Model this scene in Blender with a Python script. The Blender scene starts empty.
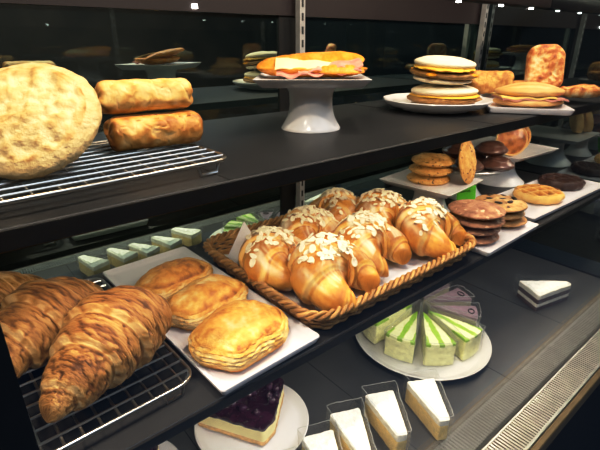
import bpy, math, random
from mathutils import Vector, Matrix, noise, Euler
PI = math.pi
SC = bpy.context.scene
COL = SC.collection
R = random.Random(7)
sin, cos = math.sin, math.cos
def nz(x, y, z=0.0): return noise.noise(Vector((x, y, z)))
def sst(a, b, x):
    t = max(0.0, min(1.0, (x-a)/(b-a))); return t*t*(3-2*t)

# ------------------------------------------------------------------ levels (metres)
ZD, ZM, ZU = 0.825, 1.08, 1.3176      # deck, middle shelf, upper shelf
YB, XE = 0.788, 1.35                  # mirrored back doors, mirrored end panel
YG = 0.2196                           # front glass

# ------------------------------------------------------------------ materials
def new_mat(name):
    m = bpy.data.materials.new(name); m.use_nodes = True
    nt = m.node_tree
    for n in list(nt.nodes): nt.nodes.remove(n)
    out = nt.nodes.new('ShaderNodeOutputMaterial')
    return m, nt, out
def nd(nt, typ, **kw):
    n = nt.nodes.new(typ)
    for k, v in kw.items():
        if k in n.inputs: n.inputs[k].default_value = v
        else: setattr(n, k, v)
    return n
def ln(nt, a, ao, b, bi): nt.links.new(a.outputs[ao], b.inputs[bi])
def c4(c): return (c[0], c[1], c[2], 1.0)

def plain(name, col, rough=.5, metal=0.0, var=.12, nscale=40, bump=0.0, spec=.5, emit=None, estr=0, sss=0, coat=0):
    m, nt, out = new_mat(name)
    b = nd(nt, 'ShaderNodeBsdfPrincipled', Roughness=rough, Metallic=metal)
    b.inputs['Specular IOR Level'].default_value = spec
    if coat: b.inputs['Coat Weight'].default_value = coat; b.inputs['Coat Roughness'].default_value = .12
    tc = nd(nt, 'ShaderNodeTexCoord'); n = nd(nt, 'ShaderNodeTexNoise', Scale=nscale, Detail=4.0)
    ln(nt, tc, 'Object', n, 'Vector')
    rp = nd(nt, 'ShaderNodeValToRGB')
    e = rp.color_ramp.elements
    e[0].position = .3; e[1].position = .7
    e[0].color = c4([x*(1-var) for x in col]); e[1].color = c4([min(1, x*(1+var)) for x in col])
    ln(nt, n, 'Fac', rp, 'Fac'); ln(nt, rp, 'Color', b, 'Base Color')
    if bump:
        bp = nd(nt, 'ShaderNodeBump', Strength=bump, Distance=.002)
        ln(nt, n, 'Fac', bp, 'Height'); ln(nt, bp, 'Normal', b, 'Normal')
    if sss:
        b.inputs['Subsurface Weight'].default_value = sss; b.inputs['Subsurface Radius'].default_value = (.006, .004, .002)
        b.inputs['Subsurface Scale'].default_value = .5
    if emit:
        b.inputs['Emission Color'].default_value = c4(emit); b.inputs['Emission Strength'].default_value = estr
    ln(nt, b, 'BSDF', out, 'Surface'); return m

def crust(name, cols, nscale=60, namt=.4, bump=.35, rough=.45, fleck=None, stretch=(1, 1, 1), fine=260, spec=.4, bd=.0025):
    """Baked dough: the mesh's own 'h' value plus noise drives a brown ramp; 's' whitens (sugar)."""
    m, nt, out = new_mat(name)
    b = nd(nt, 'ShaderNodeBsdfPrincipled', Roughness=rough)
    b.inputs['Specular IOR Level'].default_value = spec
    at = nd(nt, 'ShaderNodeAttribute'); at.attribute_name = 'h'
    tc = nd(nt, 'ShaderNodeTexCoord'); mp = nd(nt, 'ShaderNodeMapping'); mp.inputs['Scale'].default_value = stretch
    ln(nt, tc, 'Object', mp, 'Vector')
    n = nd(nt, 'ShaderNodeTexNoise', Scale=nscale, Detail=6.0, Roughness=.6); ln(nt, mp, 'Vector', n, 'Vector')
    sub = nd(nt, 'ShaderNodeMath', operation='SUBTRACT'); sub.inputs[1].default_value = .5
    ln(nt, n, 'Fac', sub, 0)
    ma = nd(nt, 'ShaderNodeMath', operation='MULTIPLY_ADD'); ma.inputs[1].default_value = namt*2.4
    ln(nt, sub, 'Value', ma, 0); ln(nt, at, 'Fac', ma, 2)
    rp = nd(nt, 'ShaderNodeValToRGB'); el = rp.color_ramp.elements
    while len(el) < len(cols): el.new(.5)
    for e, (p, c) in zip(el, cols): e.position = p; e.color = c4(c)
    ln(nt, ma, 'Value', rp, 'Fac')
    colout = (rp, 'Color')
    if fleck:
        fc, fs, thr = fleck
        v = nd(nt, 'ShaderNodeTexNoise', Scale=fs, Detail=2.0); ln(nt, tc, 'Object', v, 'Vector')
        r2 = nd(nt, 'ShaderNodeValToRGB'); r2.color_ramp.elements[0].position = thr; r2.color_ramp.elements[1].position = thr+.05
        ln(nt, v, 'Fac', r2, 'Fac')
        mx = nd(nt, 'ShaderNodeMix', data_type='RGBA'); mx.inputs[7].default_value = c4(fc)
        nt.links.new(r2.outputs['Color'], mx.inputs[0]); nt.links.new(rp.outputs['Color'], mx.inputs[6])
        colout = (mx, 2)
    a2 = nd(nt, 'ShaderNodeAttribute'); a2.attribute_name = 's'
    mx2 = nd(nt, 'ShaderNodeMix', data_type='RGBA'); mx2.inputs[7].default_value = (.9, .82, .62, 1)
    nt.links.new(a2.outputs['Fac'], mx2.inputs[0]); nt.links.new(colout[0].outputs[colout[1]], mx2.inputs[6])
    nt.links.new(mx2.outputs[2], b.inputs['Base Color'])
    n2 = nd(nt, 'ShaderNodeTexNoise', Scale=fine, Detail=5.0, Roughness=.65); ln(nt, mp, 'Vector', n2, 'Vector')
    bp = nd(nt, 'ShaderNodeBump', Strength=bump, Distance=bd)
    ln(nt, n2, 'Fac', bp, 'Height'); ln(nt, bp, 'Normal', b, 'Normal')
    ln(nt, b, 'BSDF', out, 'Surface'); return m

def mirror_mat(name, tint, back, mixf=.55, rough=.015):
    m, nt, out = new_mat(name)
    g = nd(nt, 'ShaderNodeBsdfAnisotropic', Color=c4(tint), Roughness=rough)
    tc = nd(nt, 'ShaderNodeTexCoord'); n = nd(nt, 'ShaderNodeTexNoise', Scale=3.0, Detail=3.0); ln(nt, tc, 'Object', n, 'Vector')
    rp = nd(nt, 'ShaderNodeValToRGB'); rp.color_ramp.elements[0].color = c4([x*.6 for x in back]); rp.color_ramp.elements[1].color = c4([x*1.4 for x in back])
    ln(nt, n, 'Fac', rp, 'Fac')
    d = nd(nt, 'ShaderNodeBsdfDiffuse'); ln(nt, rp, 'Color', d, 'Color')
    mx = nd(nt, 'ShaderNodeMixShader', Fac=mixf)
    ln(nt, d, 'BSDF', mx, 1); ln(nt, g, 'BSDF', mx, 2); ln(nt, mx, 'Shader', out, 'Surface'); return m

def film_mat(name, gloss=.12, tint=(.97, .97, .97), rough=.08, ior=1.45, wrinkle=0.0, haze=0.0, wscale=90, k=1.0):
    """clear pane or film: see-through with a Fresnel-weighted shine"""
    m, nt, out = new_mat(name)
    t = nd(nt, 'ShaderNodeBsdfTransparent', Color=c4(tint))
    g = nd(nt, 'ShaderNodeBsdfAnisotropic', Color=(1, 1, 1, 1), Roughness=rough)
    lw = nd(nt, 'ShaderNodeLayerWeight', Blend=.5)
    pw = nd(nt, 'ShaderNodeMath', operation='POWER'); pw.inputs[1].default_value = 5.0; ln(nt, lw, 'Facing', pw, 0)
    f0 = ((ior-1)/(ior+1))**2*k
    ad = nd(nt, 'ShaderNodeMath', operation='MULTIPLY_ADD'); ad.inputs[1].default_value = 1-f0; ad.inputs[2].default_value = f0+gloss
    ad.use_clamp = True
    ln(nt, pw, 'Value', ad, 0)
    if wrinkle:
        tc = nd(nt, 'ShaderNodeTexCoord'); n = nd(nt, 'ShaderNodeTexNoise', Scale=wscale, Detail=3.0, Distortion=1.5); ln(nt, tc, 'Object', n, 'Vector')
        bp = nd(nt, 'ShaderNodeBump', Strength=wrinkle, Distance=.004); ln(nt, n, 'Fac', bp, 'Height')
        ln(nt, bp, 'Normal', g, 'Normal')
    mx = nd(nt, 'ShaderNodeMixShader'); ln(nt, ad, 'Value', mx, 0); ln(nt, t, 'BSDF', mx, 1)
    if haze:
        d = nd(nt, 'ShaderNodeBsdfDiffuse', Color=(.8, .82, .8, 1)); m2 = nd(nt, 'ShaderNodeMixShader', Fac=haze)
        ln(nt, g, 'BSDF', m2, 1); ln(nt, d, 'BSDF', m2, 2); ln(nt, m2, 'Shader', mx, 2)
    else: ln(nt, g, 'BSDF', mx, 2)
    ln(nt, mx, 'Shader', out, 'Surface'); return m

def stripes_mat(name, a, b, per, wid, axis=1, rough=.6):
    m, nt, out = new_mat(name)
    bs = nd(nt, 'ShaderNodeBsdfPrincipled', Roughness=rough)
    tc = nd(nt, 'ShaderNodeTexCoord'); sp = nd(nt, 'ShaderNodeSeparateXYZ'); ln(nt, tc, 'Object', sp, 'Vector')
    n = nd(nt, 'ShaderNodeTexNoise', Scale=120.0, Detail=3.0); ln(nt, tc, 'Object', n, 'Vector')
    ns = nd(nt, 'ShaderNodeMath', operation='MULTIPLY_ADD'); ns.inputs[1].default_value = per*.35
    ln(nt, n, 'Fac', ns, 0); nt.links.new(sp.outputs[axis], ns.inputs[2])
    dv = nd(nt, 'ShaderNodeMath', operation='DIVIDE'); dv.inputs[1].default_value = per; ln(nt, ns, 'Value', dv, 0)
    fr = nd(nt, 'ShaderNodeMath', operation='FRACT'); ln(nt, dv, 'Value', fr, 0)
    rp = nd(nt, 'ShaderNodeValToRGB'); e = rp.color_ramp.elements
    e[0].position = wid; e[0].color = c4(b); e[1].position = min(.99, wid+.08); e[1].color = c4(a)
    ln(nt, fr, 'Value', rp, 'Fac'); ln(nt, rp, 'Color', bs, 'Base Color')
    bp = nd(nt, 'ShaderNodeBump', Strength=.5, Distance=.002); ln(nt, n, 'Fac', bp, 'Height'); ln(nt, bp, 'Normal', bs, 'Normal')
    ln(nt, bs, 'BSDF', out, 'Surface'); return m

M = {}
M['shelf'] = plain('shelf_black', (.021, .021, .023), .42, var=.2, nscale=9, spec=.4)
M['lip'] = plain('lip_black', (.012, .012, .013), .3, spec=.5)
M['lip_gold'] = plain('lip_bronze', (.16, .10, .05), .35, metal=.6)
M['deck'] = plain('deck_grey', (.055, .054, .054), .40, var=.3, nscale=6, spec=.4)
M['seam'] = plain('seam_black', (.006, .006, .006), .7)
M['frame'] = plain('frame_black', (.010, .010, .011), .45)
M['rail'] = plain('rail_brown', (.030, .020, .021), .45, nscale=3)
M['alu'] = plain('aluminium', (.60, .58, .57), .35, metal=.35)
M['slot'] = plain('slot_dark', (.02, .02, .02), .6)
M['steel'] = plain('bright_steel', (.50, .48, .45), .28, metal=1.0, var=.06)
M['grille'] = plain('grille_silver', (.62, .58, .50), .35, metal=.6)
M['ledge'] = plain('ledge_brass', (.22, .15, .075), .45, metal=.4)
M['base'] = plain('cabinet_dark', (.014, .013, .014), .6)
M['white'] = plain('white_ceramic', (.80, .77, .77), .22, var=.02, nscale=10, spec=.5)
M['white2'] = plain('white_melamine', (.74, .71, .74), .3, var=.02, nscale=10)
M['greyplate'] = plain('grey_white_plate', (.62, .60, .57), .22, var=.05, nscale=8)
M['paper'] = plain('white_paper', (.78, .77, .80), .7, var=.04)
M['mirror'] = mirror_mat('dark_mirror_glass', (.62, .76, .70), (.012, .022, .025), .72)
M['endmirror'] = mirror_mat('end_mirror_glass', (.36, .44, .44), (.012, .018, .030), .70)
M['glass'] = film_mat('front_glass', gloss=.0, tint=(.985, .99, .99), rough=.0, ior=1.52)
M['film'] = film_mat('clear_film', gloss=.06, tint=(.985, .985, .985), rough=.12, ior=1.4, wrinkle=1.8, haze=.2)
M['filmstiff'] = film_mat('clear_stiff_wrap', gloss=.02, tint=(.985, .985, .985), rough=.12, ior=1.4, wrinkle=.7, haze=.3)
M['edge'] = plain('film_edge_glint', (.42, .43, .42), .3)  # pale grey stands in for light caught along the plastic rims
M['led'] = plain('led_white', (1, 1, 1), .4, emit=(1, .96, .88), estr=14)
M['purple'] = plain('led_purple', (.2, .08, .6), .4, emit=(.22, .08, .95), estr=.35)
M['roomwall'] = plain('room_wall_brown', (.075, .043, .023), .7, var=.6, nscale=2.5)
M['roomfloor'] = plain('room_floor_blue', (.05, .10, .20), .6, nscale=2)
M['roomdark'] = plain('room_dark', (.05, .045, .045), .8)
M['cardgreen'] = plain('card_green', (.16, .72, .02), .6, var=.05)
M['ink'] = plain('ink_dark', (.01, .05, .01), .7)

G0 = [(.0, (.80, .54, .25)), (.25, (.62, .345, .115)), (.52, (.45, .215, .060)), (.80, (.25, .098, .026)), (1., (.13, .045, .014))]
M['croissant'] = crust('croissant_crust', G0, nscale=26, namt=.34, bump=.9, rough=.40, fine=85, stretch=(3.2, .8, .8), bd=.004)
M['almondcr'] = crust('almond_croissant_crust', [(.0, (.86, .58, .21)), (.28, (.74, .39, .085)), (.58, (.54, .225, .038)), (1., (.25, .08, .015))], nscale=38, namt=.30, bump=.3, rough=.34, fine=110)
M['turnover'] = crust('puff_pastry', [(.0, (.84, .62, .30)), (.25, (.78, .44, .11)), (.55, (.66, .29, .05)), (.8, (.42, .15, .028)), (1., (.24, .075, .016))], nscale=55, namt=.46, bump=.8, rough=.40, fine=130, bd=.004)
M['pie'] = crust('pie_crust', [(.0, (.82, .63, .35)), (.4, (.72, .49, .22)), (.7, (.54, .30, .10)), (1., (.34, .15, .04))], nscale=70, namt=.32, bump=.9, rough=.5, fine=110, bd=.004)
M['roll'] = crust('sausage_roll_crust', [(.0, (.84, .60, .28)), (.35, (.76, .46, .15)), (.65, (.56, .26, .06)), (1., (.30, .11, .025))], nscale=50, namt=.40, bump=.5, rough=.45, fine=150)
M['rolldark'] = crust('sausage_roll_dark_crust', [(.0, (.80, .52, .22)), (.35, (.66, .34, .09)), (.65, (.46, .19, .04)), (1., (.26, .09, .02))], nscale=50, namt=.45, bump=.6, rough=.4, fine=130)
M['almond'] = plain('almond_flake', (.90, .79, .58), .5, var=.12, nscale=200)
M['baguette'] = crust('baguette_crust', [(.0, (.90, .50, .12)), (.4, (.80, .31, .03)), (1., (.42, .13, .02))], nscale=50, namt=.3, bump=.4, rough=.4)
M['crumb'] = plain('bread_crumb', (.90, .72, .42), .8, var=.15, nscale=150, bump=.6)
M['muffin'] = crust('english_muffin', [(.0, (.88, .80, .64)), (.5, (.82, .68, .46)), (1., (.60, .38, .17))], nscale=40, namt=.25, bump=.2, rough=.7)
M['patty'] = crust('sausage_patty', [(.0, (.52, .30, .10)), (.5, (.34, .165, .05)), (1., (.15, .06, .02))], nscale=160, namt=.5, bump=.9, rough=.45)
M['egg'] = crust('egg_yellow', [(.0, (.95, .66, .10)), (1., (.88, .45, .05))], nscale=120, namt=.4, bump=.3, rough=.35)
M['cheese'] = plain('cheese_slice', (.93, .66, .22), .35, var=.06)
M['palecheese'] = plain('pale_cheese', (.92, .82, .48), .35, var=.06)
M['cheddar'] = plain('cheddar_orange', (.95, .42, .03), .35, var=.06)
M['ham'] = plain('ham_pink', (.72, .34, .28), .4, var=.25, nscale=60)
M['brownbun'] = crust('seeded_bun_crust', [(.0, (.80, .56, .27)), (.4, (.66, .38, .14)), (1., (.38, .17, .05))], nscale=40, namt=.35, bump=.3, rough=.45)
M['toast'] = crust('cheese_toast', [(.0, (.92, .70, .40)), (.35, (.80, .40, .13)), (.6, (.60, .20, .05)), (1., (.30, .07, .02))], nscale=75, namt=.9, bump=.9, rough=.4)
M['fried'] = crust('fried_golden', [(.0, (.80, .46, .14)), (.4, (.60, .27, .06)), (1., (.28, .09, .02))], nscale=80, namt=.6, bump=.8, rough=.45)
M['oat'] = crust('oat_cookie', [(.0, (.80, .50, .18)), (.5, (.62, .32, .08)), (1., (.40, .17, .04))], nscale=90, namt=.5, bump=.6, rough=.6, fleck=((.09, .035, .012), 110, .60))
M['choccookie'] = crust('chocolate_cookie', [(.0, (.46, .25, .15)), (.5, (.27, .12, .065)), (1., (.10, .04, .02))], nscale=70, namt=.5, bump=.6, rough=.6, fleck=((.60, .38, .24), 75, .63))
M['chipcookie'] = crust('chip_cookie', [(.0, (.66, .42, .20)), (.5, (.48, .26, .10)), (1., (.28, .12, .04))], nscale=80, namt=.5, bump=.6, rough=.6, fleck=((.05, .02, .01), 85, .64))
M['chip'] = plain('chocolate_chip', (.02, .008, .006), .35)
M['choc'] = plain('milk_chocolate_glaze', (.11, .045, .031), .28, var=.35, nscale=50, coat=.3)
M['tartshell'] = crust('tart_shell', [(.0, (.90, .66, .34)), (.5, (.80, .48, .18)), (1., (.55, .25, .07))], nscale=80, namt=.3, bump=.3, rough=.55)
M['glaze'] = crust('caramel_glaze', [(.0, (.72, .36, .10)), (.45, (.44, .15, .035)), (1., (.16, .04, .012))], nscale=50, namt=.7, bump=.4, rough=.15, spec=.6)
M['waffle'] = crust('waffle', [(.0, (.90, .58, .20)), (.45, (.80, .40, .09)), (.8, (.58, .24, .05)), (1., (.36, .12, .03))], nscale=70, namt=.4, bump=.3, rough=.45)
M['darkwaffle'] = crust('chocolate_waffle', [(.0, (.05, .02, .015)), (1., (.12, .055, .035))], nscale=80, namt=.4, bump=.3, rough=.4)
M['wicker'] = crust('wicker', [(.0, (.20, .095, .025)), (.5, (.36, .185, .055)), (1., (.54, .32, .12))], nscale=90, namt=.6, bump=.4, rough=.45, fine=400)
M['green'] = plain('green_sponge', (.86, .85, .48), .75, var=.14, nscale=120, bump=.5)
M['greentop'] = stripes_mat('green_striped_cream', (.86, .87, .50), (.36, .58, .06), .027, .36)
M['taro'] = plain('taro_sponge', (.40, .36, .24), .75, var=.15, nscale=100, bump=.4)
M['tarotop'] = plain('taro_cream', (.30, .21, .24), .6, var=.18, nscale=60, bump=.3)
M['tarodark'] = plain('taro_mark', (.05, .03, .03), .6)
M['cream'] = plain('white_cream', (.86, .84, .75), .8, var=.14, nscale=170, bump=1.0)
M['yellowcake'] = plain('yellow_sponge', (.80, .62, .27), .8, var=.14, nscale=140, bump=.6)
M['cheesecake'] = plain('cheesecake_filling', (.93, .83, .46), .5, var=.06, nscale=40, bump=.2)
M['biscuit'] = plain('biscuit_base', (.68, .43, .20), .85, var=.3, nscale=240, bump=.8)
M['berry'] = plain('blueberry_topping', (.035, .009, .022), .10, var=.6, nscale=45, bump=.5, spec=.7)
M['berrydot'] = plain('blueberry', (.050, .016, .040), .10, var=.4, nscale=80, spec=.8)
M['chocsponge'] = plain('chocolate_sponge', (.10, .055, .05), .8, var=.3, nscale=140, bump=.6)

# ------------------------------------------------------------------ geometry builder
class GB:
    def __init__(s): s.v = []; s.f = []; s.h = []; s.s = []
    def vert(s, p, h=.4, su=0.0): s.v.append(tuple(p[:3])); s.h.append(h); s.s.append(su); return len(s.v)-1
    def grid(s, nu, nv, fn, wu=False, wv=False, cap0=False, cap1=False):
        b = len(s.v)
        for i in range(nu):
            for j in range(nv):
                r = fn(i/(nu if wu else nu-1), j/(nv if wv else nv-1))
                s.vert(r, r[3] if len(r) > 3 else .4, r[4] if len(r) > 4 else 0.0)
        for i in range(nu if wu else nu-1):
            for j in range(nv if wv else nv-1):
                i2 = (i+1) % nu; j2 = (j+1) % nv
                s.f.append((b+i*nv+j, b+i2*nv+j, b+i2*nv+j2, b+i*nv+j2))
        if cap0: s.f.append(tuple(b+j for j in range(nv)))
        if cap1: s.f.append(tuple(b+(nu-1)*nv+j for j in reversed(range(nv))))
        return s
    def rings(s, rings, cap0=True, cap1=True, h=.4):
        b = len(s.v); n = len(rings[0])
        for rg in rings:
            for p in rg: s.vert(p, p[3] if len(p) > 3 else h, p[4] if len(p) > 4 else 0)
        for i in range(len(rings)-1):
            for j in range(n):
                j2 = (j+1) % n
                s.f.append((b+i*n+j, b+i*n+j2, b+(i+1)*n+j2, b+(i+1)*n+j))
        if cap0: s.f.append(tuple(b+j for j in reversed(range(n))))
        if cap1: s.f.append(tuple(b+(len(rings)-1)*n+j for j in range(n)))
        return s
    def box(s, x0, x1, y0, y1, z0, z1, bev=0.0):
        c = ((x0+x1)/2, (y0+y1)/2); w = x1-x0; d = y1-y0
        bev = min(bev, w/3, d/3, (z1-z0)/3)
        def rg(i, z):
            a, e = w/2-i, d/2-i
            if bev <= 0: return [(c[0]-a, c[1]-e, z), (c[0]+a, c[1]-e, z), (c[0]+a, c[1]+e, z), (c[0]-a, c[1]+e, z)]
            return [(c[0]+x, c[1]+y, z) for x, y in rrect(2*a, 2*e, bev, 2)]
        if bev <= 0: return s.rings([rg(0, z0), rg(0, z1)])
        return s.rings([rg(bev*.7, z0), rg(0, z0+bev*.8), rg(0, z1-bev*.8), rg(bev*.7, z1)])
    def tube(s, pts, r, n=8, closed=False, h=.4, cap=True):
        pts = [Vector(p) for p in pts]; m = len(pts); rings = []; up = Vector((0, 0, 1)); prev = None
        for i, p in enumerate(pts):
            a = pts[(i-1) % m] if (closed or i > 0) else p; q = pts[(i+1) % m] if (closed or i < m-1) else p
            t = (q-a).normalized()
            x = t.cross(up) if prev is None else (prev - t*prev.dot(t))
            if x.length < 1e-5: x = t.cross(Vector((1, 0, 0)))
            x.normalize(); prev = x; y = t.cross(x)
            rr = r(i/(m-1)) if callable(r) else r
            rings.append([tuple(p+x*rr*cos(2*PI*k/n)+y*rr*sin(2*PI*k/n)) for k in range(n)])
        b = len(s.v)
        for rg in rings:
            for p in rg: s.vert(p, h)
        for i in range(m if closed else m-1):
            i2 = (i+1) % m
            for k in range(n):
                k2 = (k+1) % n
                s.f.append((b+i*n+k, b+i*n+k2, b+i2*n+k2, b+i2*n+k))
        if cap and not closed:
            s.f.append(tuple(b+k for k in reversed(range(n)))); s.f.append(tuple(b+(m-1)*n+k for k in range(n)))
        return s
    def lathe(s, prof, n=64, rmod=None):
        return s.grid(len(prof), n, lambda u, v: (lambda p, k: (p[0]*k*cos(2*PI*v), p[0]*k*sin(2*PI*v), p[1]))(prof[round(u*(len(prof)-1))], rmod(2*PI*v) if rmod else 1), wv=True)
    def build(s, name, mat, parent=None, smooth=True, loc=None, rot=None, sub=0):
        me = bpy.data.meshes.new(name); me.from_pydata(s.v, [], s.f); me.update()
        a = me.attributes.new('h', 'FLOAT', 'POINT'); a.data.foreach_set('value', s.h)
        if any(s.s):
            a = me.attributes.new('s', 'FLOAT', 'POINT'); a.data.foreach_set('value', s.s)
        if smooth:
            me.polygons.foreach_set('use_smooth', [True]*len(me.polygons))
        import bmesh
        bm = bmesh.new(); bm.from_mesh(me); bmesh.ops.recalc_face_normals(bm, faces=bm.faces); bm.to_mesh(me); bm.free()
        me.materials.append(mat)
        o = bpy.data.objects.new(name, me); COL.objects.link(o)
        if parent: o.parent = parent
        if loc: o.location = loc
        if rot: o.rotation_euler = rot
        if smooth:
            md = o.modifiers.new('split', 'EDGE_SPLIT'); md.split_angle = math.radians(48)
        return o

def rrect(w, d, rc, k=5):
    pts = []; rc = max(1e-4, min(rc, w/2-1e-4, d/2-1e-4))
    for cx, cy, a0 in ((w/2-rc, d/2-rc, 0), (-w/2+rc, d/2-rc, 90), (-w/2+rc, -d/2+rc, 180), (w/2-rc, -d/2+rc, 270)):
        for i in range(k+1):
            a = math.radians(a0+90*i/k); pts.append((cx+rc*cos(a), cy+rc*sin(a)))
    return pts
def rpath(w, d, rc, n):
    """n points evenly spaced along a rounded rectangle, with outward normals"""
    base = rrect(w, d, rc, 12); L = [0]
    for i in range(len(base)):
        a, b = base[i], base[(i+1) % len(base)]; L.append(L[-1]+math.dist(a, b))
    out = []; k = 0
    for i in range(n):
        t = L[-1]*i/n
        while L[k+1] < t: k += 1
        a, b = base[k], base[(k+1) % len(base)]; f = (t-L[k])/max(1e-9, L[k+1]-L[k])
        p = (a[0]+(b[0]-a[0])*f, a[1]+(b[1]-a[1])*f); d_ = (b[0]-a[0], b[1]-a[1]); l = math.hypot(*d_) or 1
        out.append((p[0], p[1], d_[1]/l, -d_[0]/l))
    return out

def thing(name, label, cat, loc=(0, 0, 0), rz=0.0, group=None, rot=None):
    o = bpy.data.objects.new(name, None); COL.objects.link(o); o.empty_display_size = .02
    o.location = loc; o.rotation_euler = rot if rot else (0, 0, rz)
    o['label'] = label; o['category'] = cat
    if group: o['group'] = group
    return o
def tag(o, label, cat, group=None):
    o['label'] = label; o['category'] = cat
    if group: o['group'] = group
    return o
def struct(o, kind='structure'): o['kind'] = kind; return o
def dup(root, loc, rz=None, label=None, rot=None):
    r = root.copy(); COL.objects.link(r); r.location = loc
    if rz is not None: r.rotation_euler = (0, 0, rz)
    if rot is not None: r.rotation_euler = rot
    if label: r['label'] = label
    for ch in list(root.children):
        c = ch.copy(); COL.objects.link(c); c.parent = r
        for g in list(ch.children):
            d = g.copy(); COL.objects.link(d); d.parent = c
    return r
def rad(a): return math.radians(a)

# ------------------------------------------------------------------ generic food shapes
def puck(g, rfun, H, dome=0.0, bulge=.006, na=96, nsd=8, nt=16, top=None, side=None, hb=.6, hs=.3, ht=.4, base_in=.9, rnd=.3, z0=0.0):
    """round or shaped flat cake of dough; rfun(th)=outline radius; top(x,y,rho)->(dz,h[,s]); side(th,v)->(dr,h)"""
    rings = []
    def ring(k, z, hh, add=0.0, fn=None):
        rg = []
        for j in range(na):
            th = 2*PI*j/na; r = rfun(th)*k+add; dz = 0; h = hh; su = 0
            if fn:
                q = fn(th); r += q[0]; h = q[1]
            rg.append([r*cos(th), r*sin(th), z0+z+dz, h, su])
        return rg
    rings.append(ring(.02, 0, hb)); rings.append(ring(base_in*.6, 0, hb)); rings.append(ring(base_in, 0, hb))
    for i in range(nsd+1):
        v = i/nsd
        prof = base_in+(1-base_in)*sin(min(1, v/.45)*PI/2) - (rnd*.18)*max(0, (v-.6)/.4)**2
        z = H*(.02+.98*v)
        rings.append(ring(prof, z, hs, bulge*sin(PI*v), (lambda th, v=v: side(th, v)) if side else None))
    k0 = 1-rnd*.18
    for i in range(1, nt+1):
        rho = k0*(1-i/nt)+.004*(i == nt)
        rg = ring(rho, 0, ht)
        for p in rg:
            q = top(p[0], p[1], rho/k0) if top else (0, ht)
            p[2] = z0+H+dome*(1-(rho/k0)**2)**.8+q[0]*sst(1, .86, rho/k0); p[3] = q[1]
            if len(q) > 2: p[4] = q[2]
        rings.append(rg)
    g.rings(rings); return g

def croissant_geo(L, Rm, arc, seed, layers=4, nu=430, nv=72, step=.10, stri=.03, tip=.22, flat=.82, fat=.62, sugar=0.0, hshift=0.0, rc=.34, pw=1.0):
    """layered, tapering crescent; lies on z=0, long axis x, opening towards +y when arc>0"""
    a = rad(arc)
    def spine(t):
        if abs(a) < 1e-3: return Vector(((t-.5)*L, 0, 0)), Vector((1, 0, 0))
        rr = L/a; th = (t-.5)*a
        return Vector((rr*sin(th), rr*(1-cos(th)), 0)), Vector((cos(th), sin(th), 0))
    g = GB()
    def fn(u, v):
        t = u; ang = 2*PI*v
        c, tg = spine(t); side = Vector((-tg.y, tg.x, 0))
        s = abs(t-.5)*2
        sp = s + .05*sin(ang*1.0+seed)*(1 if t > .5 else -1) + .025*nz(ang*.8, seed, t*3)
        sp = max(0, sp)
        env = tip*(1-s)**.5*0 + (max(0.0, cos(min(1, s*.985)*PI/2)))**fat
        env = env**pw*(1-tip)+tip*(1 if s < .93 else math.sqrt(max(0, 1-((s-.93)/.07)**2)))
        fr = (sp*layers+.35) % 1.0
        bump = sin(PI*min(1, fr/.80)*.5)**.8 if fr < .80 else max(0, 1-(fr-.80)/.06)*1.0 if fr < .86 else 0.0
        wob = .9*nz(cos(ang)*2.2, sin(ang)*2.2, t*8+seed)+.35*nz(cos(ang)*5, sin(ang)*5, t*14)
        n1 = nz(t*L*150+seed+wob, cos(ang)*1.6, sin(ang)*1.6); n2 = nz(t*L*330+seed+wob*2, cos(ang)*2.6, sin(ang)*2.6)
        ridge = .30-1.0*sst(.20, 0, abs(n1))-.55*sst(.22, 0, abs(n2))+.5*n1
        lump = nz(t*6+seed, cos(ang)*.9, sin(ang)*.9)
        r = Rm*env*(1-step*.5+step*bump+stri*ridge+.07*lump)
        x = r*cos(ang); z = r*sin(ang)*flat
        if s > .97: r *= .9
        zz = z+Rm*flat*(.93*env+.04)*1.0
        floor_ = .0
        zz = max(zz, floor_+.0006*ridge)
        h = .22+.22*bump-ridge*rc+.16*(sin(ang))+.2*lump+hshift  # grooves darkened in the colour, standing in for their fine shadows
        h -= .34*sst(.70, .80, fr)*sst(.97, .88, fr)-.38*sst(.86, .90, fr)*sst(1.0, .94, fr)
        su = 0.0
        if sugar and sin(ang) > .25 and s < .75:
            q = nz(c.x*60+seed, x*60, 3.1)*.6+nz(c.x*210+seed, x*210, 1.2)*.5
            su = max(0, min(.85, (q+.05)*1.7))*sugar*sst(.25, .75, sin(ang))
        p = c+side*x
        return (p.x, p.y, zz, h, su)
    g.grid(nu, nv, fn, wv=True, cap0=True, cap1=True)
    return g, fn

def flakes(fn, n, rnd, tmin=.22, tmax=.78, size=.0062):
    """sliced almonds lying over the top of a crescent made by croissant_geo"""
    g = GB()
    k = 0
    while k < n:
        t = .5+rnd.gauss(0, .15); v = .25+rnd.gauss(0, .10)
        if not tmin < t < tmax: continue
        p = Vector(fn(t, v)[:3]); px = Vector(fn(t+.01, v)[:3]); py = Vector(fn(t, v+.01)[:3])
        nx = (px-p); ny = (py-p)
        n_ = nx.cross(ny)
        if n_.length < 1e-9: continue
        n_.normalize()
        if n_.z < 0: n_ = -n_
        if n_.z < .35: continue
        n_ = (n_+Vector((rnd.uniform(-.35, .35), rnd.uniform(-.35, .35), 0))).normalized()
        xa = n_.cross(Vector((rnd.uniform(-1, 1), rnd.uniform(-1, 1), .1))).normalized(); ya = n_.cross(xa)
        a = size*rnd.uniform(.7, 1.2); b = a*rnd.uniform(.5, .7); th = .0006
        c = p+n_*.0014
        top = []; bot = []
        for i in range(9):
            w = 2*PI*i/9; q = xa*a*cos(w)*(1+.18*cos(w))+ya*b*sin(w)
            top.append(tuple(c+q*.9+n_*th)); bot.append(tuple(c+q-n_*th))
        g.rings([bot, top]); k += 1
    return g

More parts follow.
